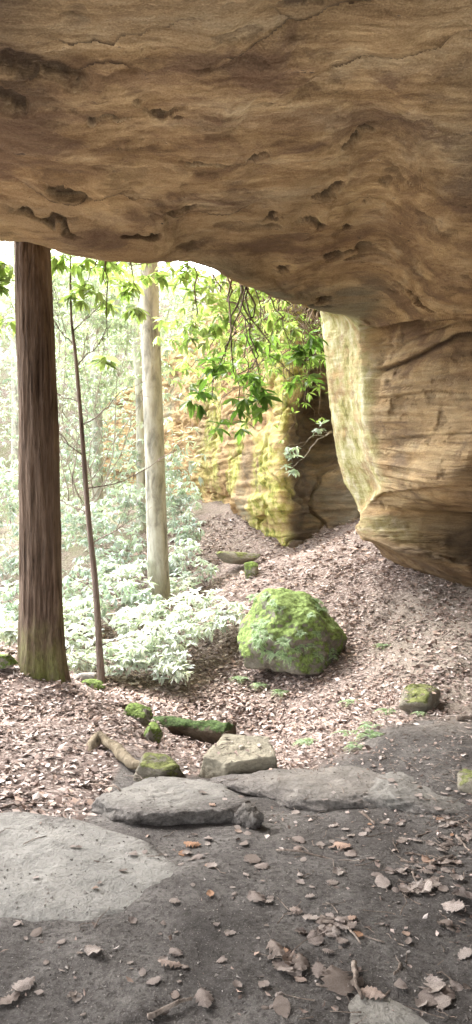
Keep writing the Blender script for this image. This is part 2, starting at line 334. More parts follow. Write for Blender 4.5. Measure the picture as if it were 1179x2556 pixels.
# ---------------------------------------------------------------- cliff
cols=[(250,26,1190,1010),(330,24,1200,960),(420,22,1225,860),(500,19,1255,800),(560,16.8,1300,720),(612,15.2,1365,600),(650,14.2,1395,400),(690,13.5,1402,300),(730,13.7,1402,250),(790,14.9,1390,200),(880,14.6,1360,200),(960,13.2,1350,200),(1200,12.5,1350,200)]
fr=[-.12,0,.06,.14,.25,.4,.6,.8,1.0]
CC=[]
for k,(px,d,bp,tp) in enumerate(cols):
    row=[]
    for j,f in enumerate(fr):
        dd=d
        if k<=7: dd+= [.2,.3,.40,-.15,.0,.2,.2,.2,.5][j]*(1 if k>3 else .6)
        if k==8: dd+=[-.5,-.4,-.1,-.3,.0,.3,.3,0,-.5][j]
        if 9<=k<=10: dd+=[-1.6,-1.5,-1.0,-.9,-.1,-.1,-.6,-1.5,-2.2][j]
        if k>10: dd+=[0,0,0,0,0,-.2,-.6,-1.,-1.5][j]
        row.append(P(px+(25 if (k in(7,8) and j in (5,6)) else 0),bp+(tp-bp)*f,dd))
    row.append(row[-1]+W(.5,4,1.2)); CC.append(row)
CC=np.array(CC); NU2,NV2=480,320
tu2=np.linspace(0,12,NU2); tv2=np.linspace(0,9,NV2)
G=patch(CC,tu2,tv2); Nn=pnormals(G,(NU2//2,NV2//2,(0,0,1.5))); p=G.reshape(-1,3);n=Nn.reshape(-1,3)
tt=np.repeat(tu2,NV2); vv=np.tile(tv2,NU2)
q=p[:,2]+.15*fbm(p*.5,3)
bl=np.abs(fbm(p*np.array([1.0,1.0,1.3])+9,3))
disp=.16*fbm(p*.7+3,4)-.12*np.exp(-(bl/.04)**2)+.07*fbm(np.stack([p[:,0]*.8,p[:,1]*.8,q*5],1),4)+.06*fbm(np.stack([p[:,0],p[:,1],q*12],1),3)+.09*fbm(p*3,7)
p2=p+n*disp[:,None]
mo=fbm(p*np.array([1.2,1.2,.8])+2,5)
lich=.97*sst(2.0,4.0,tt)*sst(8.1,7.3,tt+1.2*fbm(p*1.5,5))*sst(-.12,.12,mo+.25*sst(5,6.5,tt)-.10)
lich=np.maximum(lich,.8*sst(.2,.6,n[:,2])*sst(7.9,7.4,tt))
gray=np.maximum(sst(.0,.4,fbm(p*.6+11,3)),.95*sst(7.3,8.2,tt))
dark=np.clip(.80*sst(7.4,8.3,tt+.6*fbm(p*1.2,4))*(.35+.65*sst(2.2,4.2,vv))*(.8+.5*fbm(np.stack([p[:,0]*.5,p[:,1]*.5,q*6],1),4))+.35*sst(.05,.45,fbm(p*.8+21,5))*(1-lich)+.7*sst(.95,.3,vv-1.2+.5*fbm(p*2,3))*sst(.3,.9,vv)*sst(4,5,tt)*(1-lich),0,.88)  # shade of recess and base undercut painted in, plus random staining
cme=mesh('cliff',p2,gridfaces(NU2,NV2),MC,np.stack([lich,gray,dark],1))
obj('cliff',cme,label='mossy yellow green sandstone cliff with dark recess rising from slope',cat='cliff')
# ---------------------------------------------------------------- boulders
def rockmesh(name,half,seed,mat,npl=14,sharp=.75,rough=.05,sub=5,flat=0.,planes=None):
    import bmesh
    bm=bmesh.new(); bmesh.ops.create_icosphere(bm,subdivisions=sub,radius=1)
    V=np.array([v.co[:] for v in bm.verts]); Fc=[[v.index for v in f.verts] for f in bm.faces]; bm.free()
    r=np.random.default_rng(seed)
    d=r.normal(size=(npl,3)); d/=np.linalg.norm(d,axis=1,keepdims=True); h=r.uniform(.72,1.,npl)
    d=np.vstack([d,[[.05*r.normal(),.05*r.normal(),1]]]); h=np.append(h,.8-flat)
    if planes: 
        d=np.array([q[:3] for q in planes],float); d/=np.linalg.norm(d,axis=1,keepdims=True); h=np.array([q[3] for q in planes])
    dots=np.maximum(V@d.T,1e-3); rad=np.minimum(1/ (np.sum((dots/h)**(18*sharp),axis=1)**(1/(18*sharp))),1.35)
    V=V*rad[:,None]
    V=V+V/np.linalg.norm(V,axis=1,keepdims=True)*(rough*fbm(V*2.2+seed,5)+rough*.5*fbm(V*8+seed,4))[:,None]
    V=V*np.array(half)
    return mesh(name,V,Fc,mat)
m_gray=stone_mat('grey_slab',(.215,.20,.178),dark=.65,spk=.5,dirt=.95); m_warm=stone_mat('warm_stone',(.31,.275,.205),spk=.35,dark=.5); m_moss=stone_mat('mossy_stone',(.24,.22,.18),.76)
m_pale=stone_mat('pale_slab',(.265,.25,.225),dark=.75,spk=.35,dirt=.9,dth=.86)
m_bould=stone_mat('boulder_moss',(.20,.18,.145),.79,(.17,.23,.07))
m_mossL=stone_mat('half_mossy_stone',(.22,.195,.15),.60,(.15,.16,.055)); m_dust=stone_mat('dusty_slab',(.215,.192,.168),dark=.6,spk=.5,dirt=.95)
m_plain=stone_mat('plain_stone',(.26,.24,.21),spk=.4,dark=.6)
rocks=[]
def boulder(name,px,py,d,half,seed,mat,label,rot=(0,0,0),cat='boulder',grp=None,bv=True,**kw):
    me=rockmesh(name,half,seed,mat,**kw); o=obj(name,me,label=label,cat=cat,group=grp,loc=P(px,py,d)); o.rotation_euler=rot
    if bv: rocks.append(o)
    return o
def slab(name,c,half,seed,mat,label,rot,**kw):
    me=rockmesh(name,half,seed,mat,sub=6,**kw); o=obj(name,me,label=label,cat='rock slab',loc=c); o.rotation_euler=rot; rocks.append(o); return o
slab('stone_slab',(-1.00,3.08,-.085),(1.0,.50,.185),3,m_pale,'large pale worn slab half buried in dirt',(.05,.05,-.20),rough=.11,sharp=.7,planes=[(0,0,1,.72),(0,-1,.35,.9),(1,-.3,.3,.9),(1,.8,.2,.9),(-1,0,0,1),(0,1,0,.85),(-.5,1,0,.9),(0,0,-1,.8)])
slab('stone_slab',(-.38,3.93,-.118),(.42,.42,.15),8,m_gray,'flat grey slab with shadowed undercut front edge',(-.12,.0,.1),rough=.12,sharp=1.0,planes=[(0,0,1,.75),(0,-1,-.15,.8),(1,.3,0,.85),(-.8,.5,.2,.8),(-.8,-.6,0,.85),(.5,1,.1,.85),(0,0,-1,.8)])
slab('stone_slab',(.70,4.13,-.14),(.66,.50,.16),21,m_dust,'broad dusty slab level with the dirt floor',(-.06,.05,-.25),flat=.0,rough=.16,sharp=.5)
slab('stone_slab',(1.45,5.0,-.13),(.80,.42,.16),5,m_dust,'dusty slab beside the fern covered gully edge',(.0,-.03,.35),rough=.10)
slab('stone_slab',(1.02,3.96,-.095),(.38,.36,.12),33,m_gray,'low grey slab edged with dry leaves',(.0,.16,.2),rough=.14,sharp=.8,planes=[(0,0,1,.72),(0,-1,.1,.85),(1,.3,0,.85),(-.8,.5,.6,.8),(-.8,-.9,.2,.8),(.5,1,.1,.85),(0,0,-1,.8)])
boulder('angular_rock',596,1905,4.65,(.245,.22,.15),12,m_warm,'angular pale block with slanting flat top',(0,.04,0),sharp=1.9,rough=.07,sub=6,planes=[(-.12,-.28,1,.66),(.25,-1,-.05,.75),(-.75,-.9,-.1,.85),(1,.1,.1,.95),(-1,.3,.25,.82),(.2,1,.2,.9),(0,0,-1,.8)])
boulder('small_rock',398,1928,4.45,(.16,.13,.095),14,m_mossL,'small tan rock beside exposed root',(0,.1,.2),sharp=.9,rough=.10,planes=[(.05,-.2,1,.7),(.7,-.7,.3,.78),(-.6,-.8,.1,.8),(-1,.2,.2,.85),(1,.3,.4,.8),(0,1,.1,.9),(0,0,-1,.8)])
boulder('small_rock',620,2045,3.6,(.075,.06,.075),15,m_dust,'knobby dirt covered rock sticking up',(.2,.3,.2),rough=.3,cat='rock')
boulder('mossy_boulder',738,1580,8.0,(.50,.44,.42),17,m_bould,'big angular moss covered boulder sprouting ferns',(0,0,0),rough=.14,bv=False,sub=6,sharp=1.8,planes=[(.22,-.35,1,.78),(.95,-.2,.75,.72),(1,-.5,-.1,.86),(-.9,-.4,.45,.80),(-.7,-.9,-.2,.84),(.3,-1,.1,.8),(0,1,.2,.9),(0,0,-1,.9),(-.3,-1,.6,.78)])
boulder('mossy_rock',628,1425,11.,(.13,.12,.17),18,m_moss,'small upright moss covered rock on trail',(0,0,0),rough=.1)
boulder('flat_mossy_rock',592,1393,11.9,(.30,.2,.13),19,m_mossL,'low mossy rock at foot of cliff')
boulder('rounded_stone',1047,1748,5.75,(.19,.17,.14),20,m_mossL,'rounded mossy stone resting on bare slope',(0,.1,.3),rough=.07)
boulder('half_buried_stone',960,2632,2.12,(.25,.14,.11),22,m_plain,'pale half buried stone in dirt',(0,0,0),flat=.15)
boulder('edge_stone',1190,1965,4.0,(.10,.12,.09),23,m_mossL,'small round mossy stone beside slab')
boulder('mossy_rock',385,1835,5.5,(.075,.07,.09),24,m_moss,'small mossy lump above exposed root',rough=.12)
boulder('mossy_rock',345,1785,6.0,(.13,.11,.10),25,m_moss,'mossy rock on gully rim beside log',rough=.16)
boulder('mossy_rock',235,1716,6.7,(.11,.09,.08),26,m_moss,'mossy rock between trunk and sapling',rough=.12)
boulder('mossy_rock',12,1650,6.2,(.09,.09,.07),27,m_moss,'mossy rock at foot of large trunk',rough=.12)
boulder('flat_stone',218,1690,7.0,(.12,.09,.05),28,m_plain,'pale flat stone among white leaves')
boulder('flat_stone',1000,1685,7.0,(.09,.07,.05),29,m_plain,'small pale stone in leaf litter')
boulder('flat_stone',1130,1745,6.1,(.12,.06,.04),30,m_plain,'dark flat stone beside rounded stone')
VV=[];FF=[];nb=0
bpy.context.view_layer.update()
for o in rocks:
    mw=o.matrix_world; vs=[mw@v.co for v in o.data.vertices]; VV+=vs; FF+=[[i+nb for i in f.vertices] for f in o.data.polygons]; nb+=len(vs)
bvh=BVHTree.FromPolygons(VV,FF)
def surf(x,y,flag=False):
    z=hgt(x,y); hit=np.zeros(len(z),bool)
    for i in range(len(z)):
        if y[i]<6.8:
            h=bvh.ray_cast(Vector((x[i],y[i],z[i]+1.)),Vector((0,0,-1)))
            if h[0] is not None and h[0].z>z[i]: z[i]=h[0].z; hit[i]=True
    return (z,hit) if flag else z
# ---------------------------------------------------------------- log & root
m_log=stone_mat('mossy_bark',(.10,.075,.05),.66,(.05,.08,.022)); 
t=np.linspace(0,1,40)[:,None]; a=P(385,1818,6.2); b=P(575,1826,5.85); pts=a+(b-a)*t; pts[:,2]+=.02*np.sin(t[:,0]*5); V,Fc=tube(pts,.08+.012*np.sin(t[:,0]*9),28)
V+= (.55*fbm(V*np.array([4,12,12]),5))[:,None]*(V-np.repeat(pts,28,0))
Fl=Fc.tolist()+[list(range(28))[::-1],list(range(39*28,40*28))]
obj('fallen_log',mesh('fallen_log',V,Fl,m_log),label='short rotting log coated in dark green moss',cat='log')
m_root=bark_mat('root_bark',(.18,.14,.09),(.28,.23,.16),0)
rp=np.array([P(228,1900,4.75),P(232,1862,4.8),P(250,1842,4.85),P(285,1862,4.75),P(320,1895,4.6),P(365,1915,4.5)])
V,Fc=tube(cr(rp,np.linspace(0,5,40)),np.linspace(.045,.028,40),12); V+=.016*fbm(V*12,3)[:,None]
obj('exposed_root',mesh('exposed_root',V,Fc,m_root),label='arched bare tree root emerging from leaf litter',cat='root')
# ---------------------------------------------------------------- trees
def trunkmesh(name,path,rad,mat,sides=72,n=240,ridge=.06,flare=.6,seed=0,nr=26,flh=.35):
    path=np.array(path); c=cr(path,np.linspace(0,len(path)-1,n)); 
    r=np.interp(np.linspace(0,1,n),np.linspace(0,1,len(rad)),rad)
    hgt_=c[:,2]-c[0,2]
    th=np.linspace(0,2*np.pi,sides,endpoint=False)
    TH,HH=np.meshgrid(th,hgt_)
    q=np.stack([np.cos(TH)*nr/6.28,np.sin(TH)*nr/6.28,HH*1.6],-1).reshape(-1,3)
    rn=fbm(q+seed,5).reshape(TH.shape)
    lob=1+flare*np.exp(-HH/flh)*(.55+.45*np.cos(TH*5+seed+.4*np.sin(TH*2)))
    R=r[:,None]*lob*(1+ridge*rn+.03*fbm(np.stack([np.cos(TH),np.sin(TH),HH*1.2],-1).reshape(-1,3)+seed,2).reshape(TH.shape))
    V=np.stack([c[:,0,None]+R*np.cos(TH),c[:,1,None]+R*np.sin(TH),c[:,2,None]+0*R],-1).reshape(-1,3)
    i=np.arange(n*sides).reshape(n,sides); j=np.roll(i,-1,axis=1)
    return mesh(name,V,np.stack([i[:-1],j[:-1],j[1:],i[1:]],-1).reshape(-1,4),mat)
def wander(a,b,n,amp,r):
    t=np.linspace(0,1,n)[:,None]; a=np.array(a);b=np.array(b); L=np.linalg.norm(b-a)
    w=np.cumsum(r.normal(size=(n,3)),0); w-=w[0]; w-=t*w[-1]; return a+(b-a)*t+w*amp*L/n
def limbs(base_pts,r,count,length,rad,mat,name,up=.3,sub=4):
    A=Acc()
    for k in range(count):
        i=r.integers(0,len(base_pts)); s=base_pts[i]; az=r.uniform(0,6.28); L=length*r.uniform(.5,1.1)
        e=s+L*np.array([math.cos(az),math.sin(az)*.7,up+r.uniform(-.2,.3)])
        pts=wander(s,e,9,.35,r); A.add(*tube(pts,np.linspace(rad,rad*.25,9),6))
        for q in range(sub):
            s2=pts[r.integers(3,8)]; d2=(e-s)/L+r.normal(size=3)*.6; L2=L*r.uniform(.25,.5)
            A.add(*tube(wander(s2,s2+d2*L2,6,.3,r),np.linspace(rad*.35,rad*.1,6),4))
    return A.mesh(name,mat)
m_barkD=bark_mat('dark_bark',(.125,.085,.060),(.225,.165,.122),1.,(22,22,1.7))
m_barkP=bark_mat('pale_bark',(.30,.29,.23),(.44,.43,.36),.7,(5,5,1.6)); m_barkM=bark_mat('thin_bark',(.20,.15,.12),(.32,.26,.22),0)
m_barkF=bark_mat('haze_painted_bark',(.40,.38,.32),(.52,.50,.43),0,(5,5,1.5))  # distance haze painted as a pale bark colour
def tree(name,label,path,rad,mat,crown=(6,2.2,.03),seed=1,**kw):
    r=np.random.default_rng(seed); root=obj(name,None,label=label,cat='tree',loc=path[0]); 
    off=np.array(path[0]); tm=trunkmesh('trunk',[np.array(q)-off for q in path],rad,mat,seed=seed,**kw)
    obj('trunk',tm,parent=root)
    c=cr(np.array(path)-off,np.linspace(0,len(path)-1,40))
    if crown:
        top=c[-16:]
        obj('limbs',limbs(top,r,crown[0],crown[1],crown[2],mat,'limbs'),parent=root)
    return root
b0=P(105,1700,6.35)
tree('tree','thick straight brown trunk with ridged bark, mossy base',[b0+W(0,0,-.1),P(103,1500,6.4),P(98,1150,6.4),P(88,800,6.4),P(78,450,6.5),P(60,-400,6.7),P(40,-1300,7)],[.180,.176,.172,.160,.15,.13,.1],m_barkD,seed=3,sides=120,n=560,ridge=.12,flare=.6,flh=.3,nr=40)
tree('tree','slim pale grey mottled trunk rising from shrubs',[P(398,1520,11),P(390,1250,11),P(380,950,11),P(372,650,11.1),P(366,300,11.2),P(360,-300,11.5)],[.165,.15,.145,.14,.13,.11],m_barkP,seed=5,ridge=.02,flare=.25)
sp=[P(254,1720,6.9),P(240,1480,6.9),P(220,1280,6.9),P(205,1080,6.9),P(190,900,6.95),P(178,780,7),P(176,600,7)]
root=tree('sapling','thin dark leaning sapling with sparse bare twigs',sp,[.034,.030,.026,.022,.018,.012,.008],m_barkM,crown=None,seed=7,sides=14,n=90,ridge=.08,flare=.2)
r=np.random.default_rng(5); off=sp[0]; A=Acc()
for (f,dx,dz,L) in [(1.0,-.5,.25,.9),(1.6,.6,.35,1.0),(2.0,-.6,.2,.8),(2.3,.8,.3,.9),(2.7,-.5,.5,.7),(3.1,.7,.4,.9),(3.4,-.6,.35,.6),(3.9,.5,.6,.7),(4.3,-.4,.5,.6),(4.6,.5,.5,.6),(.5,.7,.25,.7),(.3,-.5,.3,.5)]:
    s=cr(np.array(sp),np.array([f]))[0]-off; e=s+W(dx,r.uniform(-.4,.4),dz)*L; w=wander(s,e,10,.25,r); A.add(*tube(w,np.linspace(.007,.002,10),5))
    for q in range(4):
        s2=w[r.integers(3,9)]; A.add(*tube(wander(s2,s2+W(dx,r.normal()*.4,dz+r.normal()*.5)*L*.4,6,.3,r),np.linspace(.003,.0012,6),4))
obj('limbs',A.mesh('limbs',m_barkM),parent=root)
for k,(x0,y0,x1,y1,d,rr) in enumerate([(352,1170,330,700,17,.10),(243,1300,225,650,18,.13),(35,1350,28,600,24,.11),(-60,1400,-80,500,14,.14)]):
    a=P(x0,y0,d); a[2]=min(a[2],H(a[0],a[1])+.0); b=P(x1,y1,d+.3); c=b+(b-a)*.6
    tree('tree','slender trunk in hillside wood, haze painted into pale bark',[a+W(0,0,-.2),(a+b)/2+W(.08,0,0),b,c],[rr*1.15,rr,rr*.85,rr*.5],m_barkF,crown=(6,2.,.018),seed=40+k,sides=20,n=60,ridge=.04,flare=.2)
# ---------------------------------------------------------------- leaves
T8=np.array([[0,0,0],[.28,.13,.03],[.28,0,0],[.28,-.13,.03],[.68,.14,.0],[.68,0,-.04],[.68,-.14,.0],[1,0,-.13]])
F8=[[0,2,1],[0,3,2],[1,2,5,4],[2,3,6,5],[4,5,7],[5,6,7]]
T5=np.array([[0,0,0],[.5,.15,.03],[.55,0,-.02],[.5,-.15,.03],[1,0,-.12]]); F5=[[0,2,1],[0,3,2],[1,2,4],[2,3,4]]
def frames(d,roll,r):
    up=np.array([0,0,1.])
    s=np.cross(d,up); s/=np.linalg.norm(s,axis=1,keepdims=True)+1e-6
    u=np.cross(s,d); c=np.cos(roll)[:,None]; q=np.sin(roll)[:,None]
    return d,s*c+u*q,u*c-s*q
def leafmesh(name,pos,d,L,cols,mat,tpl='8',r=rng,wid=1.,roll=.35,curl=None):
    T,Fq=(T8,F8) if tpl=='8' else (T5,F5)
    D,S,U=frames(d,r.normal(size=len(pos))*roll,r)
    L=L[:,None,None]; w=np.broadcast_to(np.asarray(wid,float).reshape(-1,1,1),(len(pos),1,1)); cu=1. if curl is None else curl[:,None,None]
    V=pos[:,None]+L*(T[None,:,0:1]*D[:,None]+w*T[None,:,1:2]*S[:,None]+cu*T[None,:,2:3]*U[:,None])
    nv=len(T); fl=[]
    for i in range(len(pos)):
        b=i*nv; fl+= [[j+b for j in f] for f in Fq]
    return mesh(name,V.reshape(-1,3),fl,mat,np.repeat(cols,nv,0),smooth=False)
def whorls(cent,L0,r,nper=8,droop=.45):
    n=len(cent); k=nper; az=(np.arange(k)[None]*6.283/k+r.uniform(0,6.28,(n,1))+r.normal(size=(n,k))*.2)
    el=-droop+r.normal(size=(n,k))*.3+r.normal(size=(n,1))*.2
    d=np.stack([np.cos(az)*np.cos(el),np.sin(az)*np.cos(el),np.sin(el)],-1)
    tilt=r.normal(size=(n,1,3))*.35; d=d+tilt; d/=np.linalg.norm(d,axis=2,keepdims=True)
    pos=np.repeat(cent[:,None],k,1); L=L0*r.uniform(.6,1.15,(n,k))
    keep=r.random((n,k))<.9
    return pos[keep],d[keep],L[keep],np.repeat(np.arange(n)[:,None],k,1)[keep]
m_leafB=leaf_mat('bright_leaf',.55,.45,.4); m_leafP=leaf_mat('pale_leaf',.3,.35,.6); m_twig=bark_mat('twig_bark',(.14,.10,.07),(.25,.19,.14))
m_twigP=bark_mat('pale_twig',(.30,.26,.21),(.42,.37,.31))
def colr(n,a,b,r,g=None):
    t=r.random((n,1))**1.2; c=np.array(a)*(1-t)+np.array(b)*t; return c*r.uniform(.75,1.25,(n,1))
def shrub(label,base,blobs,L0,ca,cb,mat,seed,tpl='8',twm=None,nper=8,stemr=.03,droop=.45,name='rhododendron',mul=1.):
    r=np.random.default_rng(seed); base=np.array(base); root=obj(name,None,label=label,cat='shrub',loc=base); A=Acc(); cents=[]
    for (px,py,d,rx,rz,n) in blobs:
        c=P(px,py,d); n=int(n*mul)
        w=wander(base,c,12,.35,r)
        A.add(*tube(w-base,np.linspace(stemr,stemr*.3,12),6))
        q=r.normal(size=(n,3)); q/=np.linalg.norm(q,axis=1,keepdims=True); q*=r.random((n,1))**.45; q=c+q*np.array([rx,rx,rz])
        cents.append(q)
        for e in q[::2]:
            s=w[r.integers(8,12)]; A.add(*tube(wander(s,e,5,.3,r)-base,np.linspace(stemr*.22,stemr*.1,5),4))
    cents=np.concatenate(cents); pos,d,L,idx=whorls(cents,L0,r,nper,droop)
    wc=colr(len(cents),ca,cb,r)[idx]*r.uniform(.85,1.15,(len(pos),1))
    obj('branches',A.mesh('branches',twm or m_twig),parent=root)
    obj('foliage',leafmesh('foliage',pos-base,d,L,np.clip(wc,0,.9),mat,tpl,r,wid=1.),parent=root)
    return root
gA=(.20,.27,.09);gB=(.44,.50,.24)
shrub('rhododendron with bright yellow green leaf whorls under rock lip',P(500,560,8.0),[(460,690,8.5,.5,.22,22),(550,730,8.6,.5,.3,28),(310,665,8.4,.4,.16,15),(490,820,9,.5,.38,30)],.17,gA,gB,m_leafB,101,stemr=.014)
shrub('rhododendron with dense yellow green foliage hanging before cliff',P(760,640,9.6),[(620,760,9,.55,.35,30),(560,860,9.2,.55,.35,28),(700,800,9.6,.45,.35,26),(660,880,9.6,.4,.35,16),(460,930,9.6,.3,.25,10),(520,960,9.8,.35,.25,8)],.16,gA,gB,m_leafB,105,stemr=.014)
shrub('rhododendron bough with hanging glossy green leaf clusters',P(590,640,7.1),[(560,905,6.5,.18,.12,7),(620,935,6.4,.22,.12,8),(530,990,6.3,.2,.12,7),(610,1010,6.3,.22,.14,9),(575,1060,6.2,.16,.07,5),(655,970,6.5,.14,.1,5),(745,880,7.4,.24,.12,9),(745,950,7.4,.16,.1,6),(790,855,7.8,.16,.12,6),(650,840,7.4,.16,.1,5)],.155,(.11,.20,.045),(.26,.37,.11),m_leafB,102,stemr=.011)
shrub('rhododendron with sunlit drooping leaf whorls beside trunk',P(280,540,6.6),[(205,725,6.9,.22,.10,10),(150,650,6.9,.2,.1,9),(260,655,7,.25,.1,11),(255,900,7.0,.13,.05,4),(345,770,7.2,.12,.07,4),(310,705,7.2,.16,.1,7),(270,755,7.2,.12,.06,4)],.16,gA,gB,m_leafB,103,stemr=.008)
shrub('rhododendron leaf clusters showing past large trunk',P(-60,520,6.5),[(-20,640,6.6,.2,.1,9),(5,705,6.6,.12,.1,5),(-10,800,6.6,.16,.1,6),(-40,720,6.6,.2,.2,8)],.16,gA,gB,m_leafB,104,stemr=.008)
pA=(.30,.37,.33);pB=(.58,.65,.60)  # haze painted into these pale leaf colours
k=0
for (bx,by,bd,blobs) in [
 (250,1600,10,[(200,1480,10,.7,.35,60),(320,1500,10,.5,.3,44),(120,1520,9.6,.6,.3,50),(20,1500,9.6,.5,.35,44)]),
 (300,1520,12.5,[(290,1380,12.5,.7,.5,70),(200,1300,13,.7,.5,70),(320,1250,13.5,.5,.4,46),(250,1420,12,.6,.3,46)]),
 (40,1520,13,[(30,1400,13,.8,.5,66),(110,1330,13.5,.6,.5,56),(-20,1250,14,.7,.6,56),(60,1180,15,.6,.5,46)]),
 (450,1440,13,[(440,1250,13.5,.45,.5,55),(465,1330,13,.3,.4,34),(420,1170,14,.4,.4,34),(440,1400,12.6,.3,.25,20)]),
 (320,1300,17,[(320,1150,17,.9,.7,60),(250,1050,18,.9,.8,56),(180,1120,17.5,.8,.8,56),(380,1030,19,.5,.7,30)]),
 (60,1300,17,[(60,1050,17,1.,.9,60),(180,950,18,.9,.7,56),(20,900,18,.8,.8,46),(280,850,19,.9,.7,52),(150,820,17,.7,.6,40)])]:
    shrub('pale leaved rhododendron bush with haze painted into its leaves',P(bx,by,bd),blobs,.14,pA,pB,m_leafP,200+k,tpl='5',twm=m_twigP,stemr=.012,mul=1.7); k+=1
shrub('tall pale green understory evergreen with airy drooping leaves',P(200,1300,16),[(120,720,15,.9,.6,60),(230,770,15,.9,.6,60),(30,760,15,.8,.7,50),(320,820,15.5,.8,.7,56),(180,880,16,.9,.7,50),(260,960,16,.8,.6,40),(390,900,16,.5,.8,30),(150,640,15,1.2,.5,56),(300,690,15,.8,.5,40),(430,760,16,.8,.6,40)],.17,(.34,.40,.31),(.60,.66,.53),m_leafP,260,tpl='5',twm=m_twigP,stemr=.016,mul=1.9)  # leaf colours paled as painted haze
wA=(.46,.50,.47);wB=(.80,.82,.80)  # near white leaf colours, glossy sheen painted in
shrub('low rhododendron with leaves painted white for sheen above gully',P(380,1740,8.4),[(380,1600,8.2,.45,.22,55),(480,1560,8.6,.42,.2,46),(300,1640,8,.35,.18,38),(420,1660,7.8,.3,.16,30),(560,1530,9,.3,.16,24),(500,1500,9.4,.4,.16,28),(400,1530,9,.5,.2,40)],.11,wA,wB,m_leafP,301,twm=m_twigP,stemr=.010,droop=.3,mul=1.9)
shrub('low rhododendron with drooping leaves painted sheen white behind trunks',P(220,1710,8.2),[(210,1600,8.3,.32,.25,34),(180,1530,8.8,.4,.2,34),(10,1570,8.2,.35,.22,34),(200,1650,7.6,.2,.12,14),(330,1545,8.8,.3,.2,26)],.11,wA,wB,m_leafP,302,twm=m_twigP,stemr=.010,droop=.3,mul=1.9)
shrub('low rhododendron with pale leaves painted with sheen edging the trail',P(440,1560,10.8),[(450,1455,11.3,.3,.18,24),(500,1420,11.6,.3,.2,20),(320,1430,10.8,.45,.25,36),(460,1370,11.8,.25,.25,20)],.12,(.42,.48,.44),(.72,.76,.73),m_leafP,304,twm=m_twigP,stemr=.009,droop=.3,mul=1.5)  # sheen painted into these leaf colours as well
shrub('small rhododendron sprig hanging beside cliff',P(835,1080,9.5),[(730,1120,9.2,.10,.10,6),(725,1170,9.2,.08,.06,4),(800,1070,9.3,.08,.06,3)],.12,pA,pB,m_leafP,303,twm=m_twigP,stemr=.008)
r=np.random.default_rng(77); A=Acc(); pc=[]
for i in range(150):
    s=P(r.uniform(600,800),r.uniform(700,830),r.uniform(10.5,12.5)); e=s+W(r.normal()*.5,r.normal()*.3,-abs(r.normal())*.8); w=wander(s,e,9,.5,r); A.add(*tube(w,np.linspace(.010,.003,9),4)); pc+= [w[5],w[8]]
root=obj('vine',None,label='tangled vines and leaves draped over cliff top',cat='vine',loc=(0,0,0))
obj('stems',A.mesh('stems',m_twig),parent=root)
pos,d,L,idx=whorls(np.array(pc),.14,r,6); obj('foliage',leafmesh('foliage',pos,d,L,colr(len(pos),(.14,.22,.05),(.36,.44,.16),r),m_leafB,'5',r),parent=root)
r=np.random.default_rng(9); n=17000
x=r.uniform(-16,3,n); y=r.uniform(15,36,n); keep=(x<-.12*y+1.2) ; x=x[keep];y=y[keep]; g=hgt(x,y); z=g+r.random(len(x))**1.3*8.; 
cn=fbm(np.stack([x,y,z],1)*.5,3)>-.10; cents=np.stack([x,y,z],1)[cn]
pos,d,L,idx=whorls(cents,.24,r,6); cc=colr(len(cents),(.30,.35,.30),(.60,.64,.58),r)[idx]  # pale leaf colours stand in for haze over the hillside
obj('woodland',leafmesh('woodland',pos,d,L,np.clip(cc,0,.9),m_leafP,'5',r),kind='stuff',label='evergreen thicket with haze painted into pale leaves, covering far hillside',cat='woodland')
# ---------------------------------------------------------------- leaf litter
m_lit=leaf_mat('litter_leaf',.0,.8,.2)
r=np.random.default_rng(21)
def scatter(n,x0,x1,y0,y1,fx):
    x=r.uniform(x0,x1,n); y=y0+(y1-y0)*r.random(n); k=r.random(n)<fx(x,y); return x[k],y[k]
xs=[];ys=[];Ls=[]
for (n,x0,x1,y0,y1,L) in [(42000,-2.4,2.6,3.3,6.5,.036),(60000,-3.2,3.2,6.2,10,.043),(20000,-3,3,9.5,16,.068)]:
    x,y=scatter(n,x0,x1,y0,y1,lambda a,b:np.clip(littermask(a,b),.0,1)*(.3+.7*(fbm(np.stack([a,b,a*0],1)*2.5,2)>-.15)))
    xs.append(x);ys.append(y);Ls.append(np.full(len(x),L))
x,y=scatter(6500,-1.3,1.7,1.9,4.8,lambda a,b:(.08+.92*sst(-.1,1.0,a)*sst(2.2,3.2,b))*(.2+.8*(fbm(np.stack([a,b,a*0],1)*3.5,3)>.05)))
xs.append(x);ys.append(y);Ls.append(np.full(len(x),.02))
x=np.concatenate(xs);y=np.concatenate(ys);L=np.concatenate(Ls)*r.uniform(.35,1.8,len(x))
z,hit=surf(x,y,True); kp=(~hit)|(r.random(len(x))<.16); x=x[kp];y=y[kp];z=z[kp];L=L[kp]
z=z+.004+r.random(len(x))*.014*sst(3.3,4.5,y)
az=r.uniform(0,6.28,len(x)); el=r.normal(size=len(x))*.2; d=np.stack([np.cos(az)*np.cos(el),np.sin(az)*np.cos(el),np.sin(el)],1)
pal=np.array([(.16,.115,.095),(.29,.215,.18),(.41,.325,.285),(.54,.465,.42),(.37,.265,.21),(.25,.185,.155)]); cc=pal[r.choice(6,len(x),p=[.17,.23,.24,.13,.13,.10])]*r.uniform(.7,1.2,(len(x),1))
tone=1+.35*fbm(np.stack([x,y,x*0],1)*1.6+5,4); cc=cc*tone[:,None]
obj('leaf_litter',leafmesh('leaf_litter',np.stack([x,y,z],1),d,L,cc,m_lit,'5',r,wid=r.uniform(.6,2.6,len(x)),roll=.35,curl=r.normal(size=len(x))*1.4),kind='stuff',label='dense pinkish brown fallen leaf litter',cat='leaf litter')
n=5200; x=r.uniform(-1.4,1.5,n); y=1.9+2.6*r.random(n)**1.2; z=surf(x,y); Fl=[]
